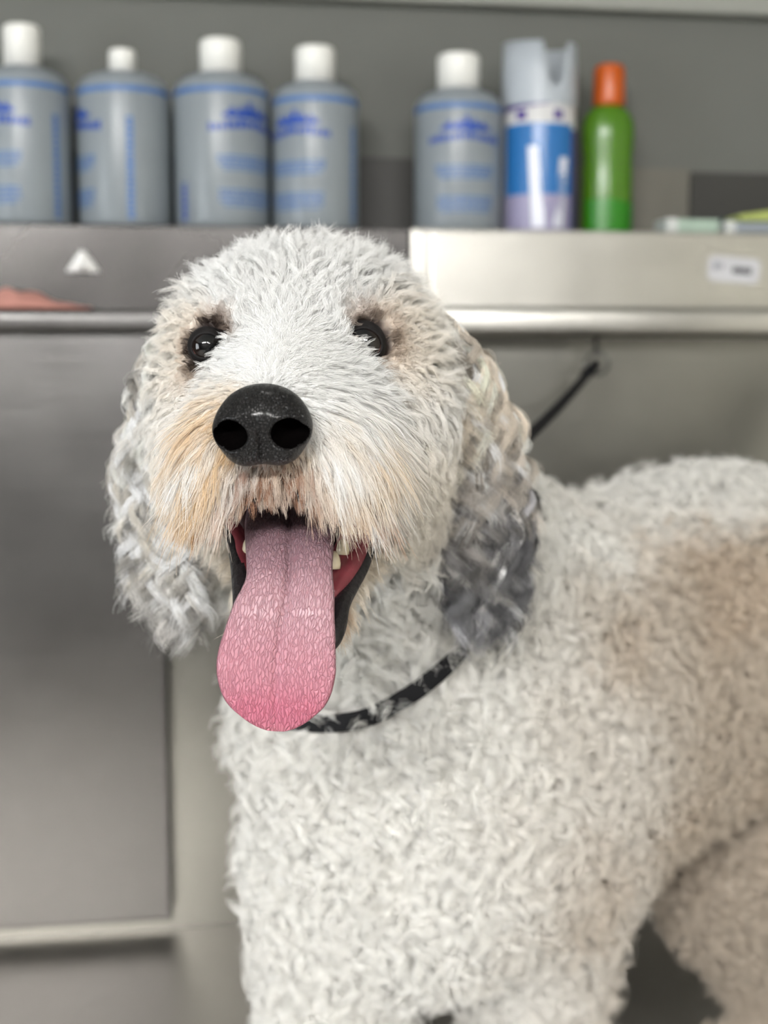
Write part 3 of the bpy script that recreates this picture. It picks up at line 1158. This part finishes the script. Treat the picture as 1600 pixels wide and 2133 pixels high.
# skin colour
BN = sd_grad(BV)
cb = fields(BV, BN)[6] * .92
r_, u_, f_ = to_head(BV)
cavm = (1 - sstep(np.abs(r_), .030, .040)) * (1 - sstep(np.abs(u_ + .092), .020, .030)) * sstep(f_, -.05, -.03)
lipm = sstep(f_, .02, .04) * sstep(-u_, .050, .062) * (1 - sstep(np.abs(r_), .030, .040))
cb = mixc(cb, (.10, .045, .04), .9 * lipm)
cb = mixc(cb, (.035, .008, .010), cavm)
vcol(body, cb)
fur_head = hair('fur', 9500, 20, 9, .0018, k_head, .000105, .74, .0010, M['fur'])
def k_whisk(cen, nrm):
    r, u, f, ear, head = masks(cen)
    return head * facing(cen, nrm) * sstep(f, .012, .03) * sstep(-u, .015, .035) * sstep(np.abs(r), .012, .02)


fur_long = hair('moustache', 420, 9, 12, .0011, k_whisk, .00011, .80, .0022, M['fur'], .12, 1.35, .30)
fur_ear = hair('ear_fur', 1200, 60, 20, .0026, k_ear, .00016, .90, .0012, M['fur'], .10)
fur_body = hair('coat', 14000, 20, 10, .0036, k_body, .00019, .74, .0018, M['fur'])


# ------------------------------------------------------------------ things on the ledge
def plastic(name, col, rough=.3, trans=.0, sss=.0):
    return simple(name, col, rough, trans=trans, noise=.04, nscale=30)


m, nt, b = new_mat('frosted_plastic')
b.inputs['Base Color'].default_value = (.35, .39, .415, 1)
b.inputs['Roughness'].default_value = .28
tr = nt.nodes.new('ShaderNodeBsdfTranslucent'); tr.inputs[0].default_value = (.45, .51, .54, 1)
ms = nt.nodes.new('ShaderNodeMixShader'); ms.inputs[0].default_value = .35
nt.links.new(b.outputs[0], ms.inputs[1]); nt.links.new(tr.outputs[0], ms.inputs[2])
nt.links.new(ms.outputs[0], nt.nodes['Material Output'].inputs['Surface'])
M['frost'] = m
M['print'] = simple('blue_print', (.005, .055, .34), .4)
M['print_soft'] = simple('faded_blue_print', (.06, .16, .40), .4)


def cyl_patch(polys, R, mat, name, parent, z0=0.0, th=.0004):
    """polys: list of [(arc x, z)...] quads bent round a cylinder of radius R; angle 0 faces -y"""
    verts, faces = [], []
    for q in polys:
        xs = np.array([p[0] for p in q]); zs = np.array([p[1] for p in q])
        # subdivide quads in x
        (xa, za), (xb, zb), (xc, zc), (xd, zd) = q        # a-b bottom, d-c top
        n = max(2, int(abs(xb - xa) / .004) + 1)
        base = len(verts)
        for i in range(n + 1):
            t = i / n
            for (xx, zz) in ((xa + (xb - xa) * t, za + (zb - za) * t), (xd + (xc - xd) * t, zd + (zc - zd) * t)):
                a = xx / R
                verts.append(((R + th) * math.sin(a), -(R + th) * math.cos(a), zz + z0))
        for i in range(n):
            faces.append((base + 2 * i, base + 2 * i + 2, base + 2 * i + 3, base + 2 * i + 1))
    o = mesh_obj(name, verts, faces, mat, parent)
    if len(polys) > 1: o['kind'] = 'stuff'
    return o


def rect(x0, x1, z0, z1):
    return [(x0, z0), (x1, z0), (x1, z1), (x0, z1)]


def shampoo_bottle(px, py_base, half_px, py_sh, py_c0, py_c1, cap_half, yl, turn, label, stripe=True, short_stripe=False):
    x, z0 = wl(px, py_base, yl)
    k = wl(px + 1, py_base, yl)[0] - x
    R = half_px * k
    zs_ = wl(px, py_sh, yl)[1] - ZL
    zc0 = wl(px, py_c0, yl)[1] - ZL
    zc1 = wl(px, py_c1, yl)[1] - ZL
    rc = cap_half * k
    r = empty('shampoo_bottle', wpt(x, yl, ZL), WYAW + math.radians(turn))
    tag(r, label, 'bottle', 'clear shampoo bottles on the ledge')
    prof = [(R * .90, .0005), (R * .97, .003), (R, .010), (R, zs_ - .018), (R * .985, zs_ - .012), (R * .93, zs_ - .005), (R * .80, zs_ + .001),
            (R * .62, zs_ + .005), (rc * 1.02, zs_ + .008), (rc * .9, zc0 + .002)]
    body_ = lathe('bottle_body', prof, M['frost'], r, 48)
    lathe('shoulder_ring', [(R * 1.003, zs_ - .022), (R * 1.008, zs_ - .020), (R * 1.008, zs_ - .018), (R * 1.003, zs_ - .016)], M['print_soft'], r, 48)
    cap = lathe('cap', [(rc, zc0), (rc, zc1 - .006), (rc * .96, zc1 - .002), (rc * .85, zc1)], M['white_cap'], r, 36)
    g = [rect(math.sin(a) * 0 + R * 0, 0.0001, 0, .0001) for a in (0,)]
    H_ = zs_
    # crest: a jagged crown over a wide ribbon of lettering
    em = []
    w = R * .84
    for (a, b_, t) in ((-.62, -.30, .50), (-.34, -.08, .62), (-.14, .16, 1.0), (.10, .36, .66), (.32, .62, .48)):
        em.append([(a * w, H_ * .735), (b_ * w, H_ * .735), ((a + b_) / 2 * w + .0015, H_ * (.735 + .085 * t)), ((a + b_) / 2 * w - .0015, H_ * (.735 + .085 * t))])
    em.append(rect(-.70 * w, .70 * w, H_ * .715, H_ * .742))
    rs = random.Random(int(px))
    xx = -1.05 * w
    while xx < 1.0 * w:
        ww = rs.uniform(.08, .15) * w
        hh = H_ * rs.uniform(.035, .06)
        em.append(rect(xx, xx + ww, H_ * .655 - abs(xx) * .10, H_ * .655 - abs(xx) * .10 + hh))
        xx += ww + .035 * w
    cyl_patch(em, R, M['print'], 'label_print_or_shine', r)
    tx = []
    for zz, hw, hh in ((.455, .85, .016), (.430, .85, .014), (.405, .80, .014), (.380, .7, .014), (.235, .8, .018), (.205, .8, .016), (.175, .8, .016), (.145, .7, .014)):
        xx = -hw * w
        while xx < hw * w:
            ww = rs.uniform(.08, .26) * w
            tx.append(rect(xx, min(xx + ww, hw * w), H_ * zz, H_ * (zz + hh)))
            xx += ww + .03 * w
    cyl_patch(tx, R, M['print_soft'], 'label_print_or_shine', r)
    if stripe:
        st = []
        a0 = math.radians(86) * R
        z = H_ * .06
        top = H_ * (.30 if short_stripe else .72)
        sgn = -1 if short_stripe else 1
        while z < top:
            hh = H_ * rs.uniform(.02, .05)
            st.append(rect(sgn * a0 - R * .07, sgn * a0 + R * .07, z, min(z + hh, top)))
            z += hh + H_ * .008
        cyl_patch(st, R, M['print'] if short_stripe else M['print_soft'], 'side_print', r)
    return r


YB = .045
shampoo_bottle(57, 450, 95, 158, 142, 55, 39, YB, -38, 'translucent shampoo bottle at the far left end, cut off by the frame')
shampoo_bottle(262, 456, 96, 168, 152, 105, 28, YB + .005, -76, 'translucent shampoo bottle with the smallest white cap, second from the left')
shampoo_bottle(464, 462, 98, 170, 158, 85, 43, YB, 34, 'translucent shampoo bottle with blue crest at its right edge, third from the left', short_stripe=True)
shampoo_bottle(658, 466, 89, 188, 174, 100, 41, YB - .004, -33, 'translucent shampoo bottle above the dog\'s head, right of the third bottle')
shampoo_bottle(953, 472, 88, 203, 192, 115, 43, YB, 0, 'translucent shampoo bottle with centred blue crest beside the spray can', stripe=False)

# spray can
x, _ = wl(1120, 475, YB)
k = wl(1121, 475, YB)[0] - x
can = empty('spray_can', wpt(x, YB, ZL), WYAW)
tag(can, 'blue and purple aerosol spray can with notched pale grey cap', 'spray can')
R = 73 * k
zc = wl(1120, 222, YB)[1] - ZL
zt = wl(1120, 88, YB)[1] - ZL
M['can_white'] = simple('can_white', (.62, .62, .62), .3)
M['can_blue'] = simple('can_blue', (.02, .15, .42), .25)
M['can_purple'] = simple('can_purple', (.06, .03, .22), .25)
M['can_lilac'] = simple('can_lilac', (.30, .28, .42), .25)
M['can_cap'] = simple('can_cap_grey', (.42, .46, .50), .4)
lathe('can_body', [(R * .9, .0005), (R * .98, .002), (R, .006), (R, zc - .004), (R * .96, zc - .001), (R * .8, zc + .002)], M['can_white'], can, 48)
d2 = math.pi * R
hz = zc
cyl_patch([rect(-R * 1.35, R * .80, hz * .30, hz * .83)], R, M['can_blue'], 'label_print_or_shine', can)
cyl_patch([rect(R * .80, R * 1.7, hz * .02, hz * .80)], R, M['can_purple'], 'label_print_or_shine', can, th=.0006)
cyl_patch([rect(-R * 1.4, R * .80, hz * .02, hz * .30)], R, M['can_lilac'], 'label_print_or_shine', can)
for q_ in ([(-R * 1.4, hz * .93), (R * .1, hz * .97), (R * .1, hz * 1.0 - .004), (-R * 1.4, hz * 1.0 - .004)], rect(-R * .9, -R * .6, hz * .86, hz * .928),
           rect(R * .15, R * .42, hz * .86, hz * .93)):
    cyl_patch([q_], R, M['can_purple'], 'label_print_or_shine', can)
M['can_shine'] = simple('can_painted_shine', (.66, .68, .76), .3)  # pale diagonal streaks: reflections on the can, painted as patches
for q_ in ([(-R * .42, hz * .05), (-R * .05, hz * .05), (-R * .28, hz * .66), (-R * .55, hz * .66)],
           [(R * .16, hz * .05), (R * .46, hz * .05), (R * .62, hz * .58), (R * .36, hz * .58)]):
    cyl_patch([q_], R, M['can_shine'], 'label_print_or_shine', can, th=.0006)
# cap: a tube whose rim drops into a U-shaped notch facing the viewer
verts, faces = [], []
n = 72
th_ = .0022
for i in range(n):
    a = 2 * math.pi * i / n
    dx = (a - math.pi * 1.5 - .22)
    dx = (dx + math.pi) % (2 * math.pi) - math.pi
    notch = max(0, 1 - (abs(dx) / .34) ** 4)
    back = max(0, 1 - (abs(abs(dx) - math.pi) / .5) ** 4) * .35
    top = zt - (zt - zc) * (.66 * notch + back) - .004 * (1 + math.cos(dx))
    Rr = R * 1.04
    for (r_2, z_) in ((Rr, zc - .004), (Rr * .985, (zc + top) / 2), (Rr * .965, top), (Rr * .965 - th_, top), (Rr - th_, zc - .004)):
        verts.append((r_2 * math.cos(a), r_2 * math.sin(a), z_))
for i in range(n):
    j = (i + 1) % n
    for q in range(4):
        faces.append((i * 5 + q, j * 5 + q, j * 5 + q + 1, i * 5 + q + 1))
mesh_obj('cap', verts, faces, M['can_cap'], can)
lathe('nozzle', [(R * .30, zc + .002), (R * .30, zc + .020), (R * .24, zc + .024), (R * .24, zc + .034), (R * .2, zc + .036)], M['can_cap'], can, 24)

# green bottle
x, _ = wl(1263, 476, YB + .01)
k = wl(1264, 476, YB + .01)[0] - x
gb = empty('green_bottle', wpt(x, YB + .01, ZL), WYAW)
tag(gb, 'lime green bottle with an orange cap beside the spray can', 'bottle')
M['green'] = simple('lime_plastic', (.07, .19, .010), .22, noise=.1, nscale=10)
M['green_label'] = simple('green_label', (.02, .20, .005), .3)
M['orange'] = simple('orange_plastic', (.50, .09, .006), .3)
R = 53 * k
zz = lambda py: wl(1263, py, YB + .01)[1] - ZL
lathe('bottle_body', [(R * .86, .0005), (R * .95, .004), (R * .97, .02), (R * .95, zz(370)), (R * .93, zz(330)), (R, zz(290)), (R * .99, zz(265)), (R * .92, zz(247)), (R * .75, zz(232)), (R * .52, zz(222)), (R * .50, zz(214))],
      M['green'], gb, 40, 1.0, .72)
lathe('cap', [(R * .58, zz(222)), (R * .60, zz(216)), (R * .58, zz(150)), (R * .54, zz(140)), (R * .42, zz(136))], M['orange'], gb, 32)
lv, lf = [], []
nn = 14
for i in range(nn + 1):
    a = -1.15 + 2.3 * i / nn
    for z_, rr_ in ((.006, .960), (zz(418) - .012 * max(0, i / nn - .5), .972)):
        lv.append((R * (rr_ + .012) * math.sin(a), -R * (rr_ + .012) * .72 * math.cos(a) - .0004, z_))
for i in range(nn):
    lf.append((2 * i, 2 * i + 2, 2 * i + 3, 2 * i + 1))
mesh_obj('label_print_or_shine', lv, lf, M['green_label'], gb)


# packets lying at the right end of the ledge
def packet(name, px0, px1, py0, py1, yl, dep, mat, label, cat, tilt=0.0, bev=.004, lift_=0.0):
    xa, _ = wl(px0, py1, yl); xb, _ = wl(px1, py1, yl)
    hgt = wl(px0, py0, yl)[1] - wl(px0, py1, yl)[1]
    r = empty(name, wpt((xa + xb) / 2, yl, ZL + lift_), WYAW)
    tag(r, label, cat)
    wdt = (xb - xa) / 2
    bm = bmesh.new(); add_box(bm, -wdt, wdt, -dep / 2, dep / 2, .0005, hgt, bev, 2)
    for v in bm.verts: v.co.z += max(0, (v.co.x + wdt)) * tilt * (v.co.z / hgt)
    o = bm_obj('box', bm, mat, r, False)
    return r, wdt, hgt, dep


M['pk1'] = simple('pale_green_card', (.34, .44, .36), .6, noise=.2, nscale=60)
M['pk2'] = simple('dark_green_plastic', (.01, .045, .04), .4)
M['pk3'] = simple('blue_grey_card', (.25, .28, .31), .5, noise=.2, nscale=40)
M['pk4'] = simple('yellow_green_foil', (.40, .46, .13), .35, noise=.2, nscale=30)
M['pkw'] = simple('white_card', (.55, .57, .55), .6)
r, wd, hg, dp = packet('small_carton', 1378, 1486, 446, 477, -.005, .045, M['pk1'], 'small pale green carton lying on the ledge right of the green bottle', 'carton')
box('end_flap', -wd - .001, -wd + .013, -dp / 2 - .0006, dp / 2 + .0006, .001, hg + .0006, M['pkw'], r, .001)
r, wd, hg, dp = packet('soap_case', 1492, 1532, 432, 474, .055, .04, M['pk2'], 'dark green case standing behind the cartons on the ledge', 'case')
box('lid', -wd - .001, wd + .001, -dp / 2 - .001, dp / 2 + .001, hg - .008, hg + .001, M['pk2'], r, .002)
r, wd, hg, dp = packet('flat_carton', 1494, 1700, 452, 478, -.002, .06, M['pk3'], 'flat blue-grey carton lying at the right end of the ledge', 'carton')
box('end_flap', -wd - .001, -wd + .012, -dp / 2 - .0006, dp / 2 + .0006, .001, hg + .0006, M['pkw'], r, .001)
r2, wd2, hg2, dp2 = packet('foil_packet', 1525, 1700, 436, 450, .0, .05, M['pk4'], 'crumpled yellow-green packet lying on the flat blue-grey carton', 'packet', tilt=.14, lift_=hg + .0012)
box('seal', wd2 - .004, wd2 + .006, -dp2 / 2, dp2 / 2, .004, .008, M['pk4'], r2, .001)

# sticker on the front of the ledge
xa, za = wl(1474, 588, -.051); xb, zb = wl(1584, 536, -.051)
st = empty('sticker', wpt((xa + xb) / 2, -.0503, (za + zb) / 2), WYAW)
tag(st, 'worn white sticker with a dark print on the steel ledge front', 'sticker')
st.rotation_euler = (0, math.radians(4), WYAW)
M['sticker'] = simple('sticker_paper', (.50, .50, .52), .5, noise=.1, nscale=60)
M['ink'] = simple('sticker_ink', (.06, .06, .065), .6)
M['ink2'] = simple('sticker_grey_ink', (.28, .28, .31), .6)
hw, hh = (xb - xa) / 2, (zb - za) / 2
bm = bmesh.new(); add_box(bm, -hw, hw, -.0006, 0, -hh, hh, .0)
es = [e for e in bm.edges if abs(e.verts[0].co.y - e.verts[1].co.y) > 1e-5]
bmesh.ops.bevel(bm, geom=es, offset=hh * .5, segments=4, profile=.5, affect='EDGES')
bm_obj('paper', bm, M['sticker'], st)
bm = bmesh.new()
for i in range(6):
    add_box(bm, -hw * .05 + i * hw * .125, -hw * .05 + i * hw * .125 + hw * .10, -.0010, -.0006, -hh * .28, hh * (.22 + .06 * (i % 2)))
bm_obj('print', bm, M['ink'], st)
bm = bmesh.new()
add_box(bm, -hw * .80, -hw * .58, -.0010, -.0006, -hh * .1, hh * .5); add_box(bm, -hw * .54, -hw * .44, -.0010, -.0006, 0, hh * .4)
bm_obj('print', bm, M['ink2'], st)

# white stick-on hook on the left ledge front
xh, zh = wl(173, 568, -.051)
kx = wl(174, 568, -.051)[0] - xh
hk = empty('suction_hook', wpt(xh, -.0505, zh), WYAW)
tag(hk, 'white cone-shaped plastic suction hook on the dark steel ledge front', 'hook')
verts, faces = [], []
prof = [(34, 0, 0), (35, 3, 6), (26, 18, 10), (14, 34, 14), (8, 43, 12), (3, 46, 6)]
n = 16
for (hwid, zz_, dpt) in prof:
    for i in range(n):
        a = math.pi * i / (n - 1)
        verts.append((-math.cos(a) * hwid * kx, -.0006 - math.sin(a) * (dpt + 6) * kx, zz_ * kx))
for i in range(len(prof) - 1):
    for q in range(n - 1):
        faces.append((i * n + q, i * n + q + 1, (i + 1) * n + q + 1, (i + 1) * n + q))
faces.append(tuple(range(n - 1, -1, -1))); faces.append(tuple((len(prof) - 1) * n + q for q in range(n)))
for i in range(len(prof) - 1):
    faces.append((i * n, (i + 1) * n, (i + 1) * n + n - 1, i * n + n - 1))
mesh_obj('cone', verts, faces, M['hook'], hk)
tube('peg', [np.array([0, -.010, .006]), np.array([0, -.018, .004]), np.array([0, -.022, .007]), np.array([0, -.023, .012])], .0022, M['hook'], hk, 8)

# pink cloth slumped on the left end of the rail
M['pink'] = simple('pink_towel', (.42, .20, .165), .9, noise=.15, nscale=80, bump=.6)
xc0, zc0_ = wl(-60, 660, -.08); xc1, _ = wl(190, 660, -.08)
cl_w = (xc1 - xc0)
NX, NY = 44, 12
zr = ZF0 - .006
verts, faces = [], []
for i in range(NX + 1):
    for j in range(NY + 1):
        u = i / NX; v = j / NY
        lump = (1 - u) ** .8 * .022 * (1 - .35 * math.cos(7 * u)) + .004 * math.sin(23 * u + 3 * v) * (1 - u) + .003 * math.sin(17 * v + 9 * u) * (1 - u)
        arch = math.sin(math.pi * v) ** .6
        verts.append((xc0 + cl_w * u, -.093 + .040 * v + .003 * math.sin(12 * u), zr + .0008 + max(.001, lump) * arch))
for i in range(NX):
    for j in range(NY):
        a = i * (NY + 1) + j
        faces.append((a, a + NY + 1, a + NY + 2, a + 1))
pc_ = mesh_obj('pink_cloth', verts, faces, M['pink'])
wobj(pc_)
tag(pc_, 'pink cloth heaped on the steel rail at the left', 'cloth')
md = pc_.modifiers.new('thick', 'SOLIDIFY'); md.thickness = .0015; md.offset = 1

M['ring'] = simple('dull_ring_metal', (.10, .10, .09), .35, metal=1.0)
# grooming lead: loop round the neck, strap, ring and eye bolt
lead = empty('grooming_lead', at(720, 1500, .78))
tag(lead, 'black grooming lead looped round the dog\'s neck and clipped to a ring', 'lead')
LO = np.array(lead.location)
cN = np.array([-.005, .875, .545])
def hit(px, py, off):
    d = unit(ray(px, py))
    ts = np.linspace(.6, 1.6, 1500)
    return CAM + d * ts[np.argmax(tri_sample(SD, CAM + d * ts[:, None]) < off)]


p_front = hit(700, 1500, .012); p_right = hit(945, 1375, .012); p_nape = np.array([.045, .955, .62])
cN = (p_front + p_nape) / 2
a1 = unit(p_front - cN)
a2 = unit(np.cross(np.cross(p_front - p_nape, p_right - p_nape), a1))
if a2[0] < 0: a2 = -a2
loop, nr = [], []
for i in range(72):
    th = 2 * math.pi * i / 72
    d = a1 * math.cos(th) + a2 * math.sin(th)
    ts = np.linspace(.01, .25, 240)
    sd_v = tri_sample(SD, cN + d * ts[:, None])
    kk = np.argmax(sd_v > .005)
    loop.append(cN + d * ts[kk]); nr.append(d)
loop = np.array(loop); nr = np.array(nr)
for _ in range(6):
    loop = .5 * loop + .25 * (np.roll(loop, 1, 0) + np.roll(loop, -1, 0))
# the part in view follows the line seen on the neck
arc = catmull([hit(px_, py_, .0125) for px_, py_ in ((560, 1490), (630, 1504), (700, 1506), (770, 1493), (850, 1450), (905, 1410), (948, 1372))], 6)
th_a = np.arctan2((arc - cN) @ a2, (arc - cN) @ a1)
th_l = np.arange(72) * 2 * math.pi / 72
th_l = np.where(th_l > math.pi, th_l - 2 * math.pi, th_l)
sel = (th_l < th_a.min() - .25) | (th_l > th_a.max() + .25)
order = np.argsort((th_l[sel] - th_a.max()) % (2 * math.pi))
loop = np.concatenate([arc, loop[sel][order]])
for _ in range(3):
    loop[len(arc) - 3:] = (.5 * loop + .25 * (np.roll(loop, 1, 0) + np.roll(loop, -1, 0)))[len(arc) - 3:]
nr = sd_grad(loop)
tube('neck_loop', loop - LO, .006, M['black'], lead, 12, True, flat=(.0060, .0016, nr))
ring_c = wpt(*(lambda q: (q[0], -.125, q[1]))(wl(1243, 757, -.125)))
kb = int(np.argmin(np.linalg.norm(loop - at(985, 1040, .93), axis=1)))
s0 = loop[kb]
s1 = ring_c + unit(s0 - ring_c) * .014
pts = [s0 + (s1 - s0) * t + np.array([0, 0, -.004 * math.sin(math.pi * t)]) for t in np.linspace(0, 1, 14)]
sn = [np.array([0.3, -1, .2])] * 14
tube('strap', np.array(pts) - LO, .004, M['black'], lead, 12, False, flat=(.0048, .0022, sn))
tube('clip', [p - LO for p in (s1 + (s0 - s1) * .14, s1 + (s0 - s1) * .05, s1)], .0065, M['black'], lead, 12)
rp = [ring_c + .0135 * (np.array([math.cos(a), 0.25 * math.sin(a), .95 * math.sin(a)])) for a in np.linspace(0, 2 * math.pi, 28, endpoint=False)]
tube('ring', np.array(rp) - LO, .0026, M['ring'], lead, 8, True)
eb = wpt(*(lambda q: (q[0], -.0985, ZR0 - .0002))(wl(1243, 705, -.10)))
tube('eye_bolt', [p - LO for p in (eb, eb + (ring_c - eb) * .35, ring_c + np.array([0, 0, .0115]))], .003, M['steel_dark'], lead, 8)
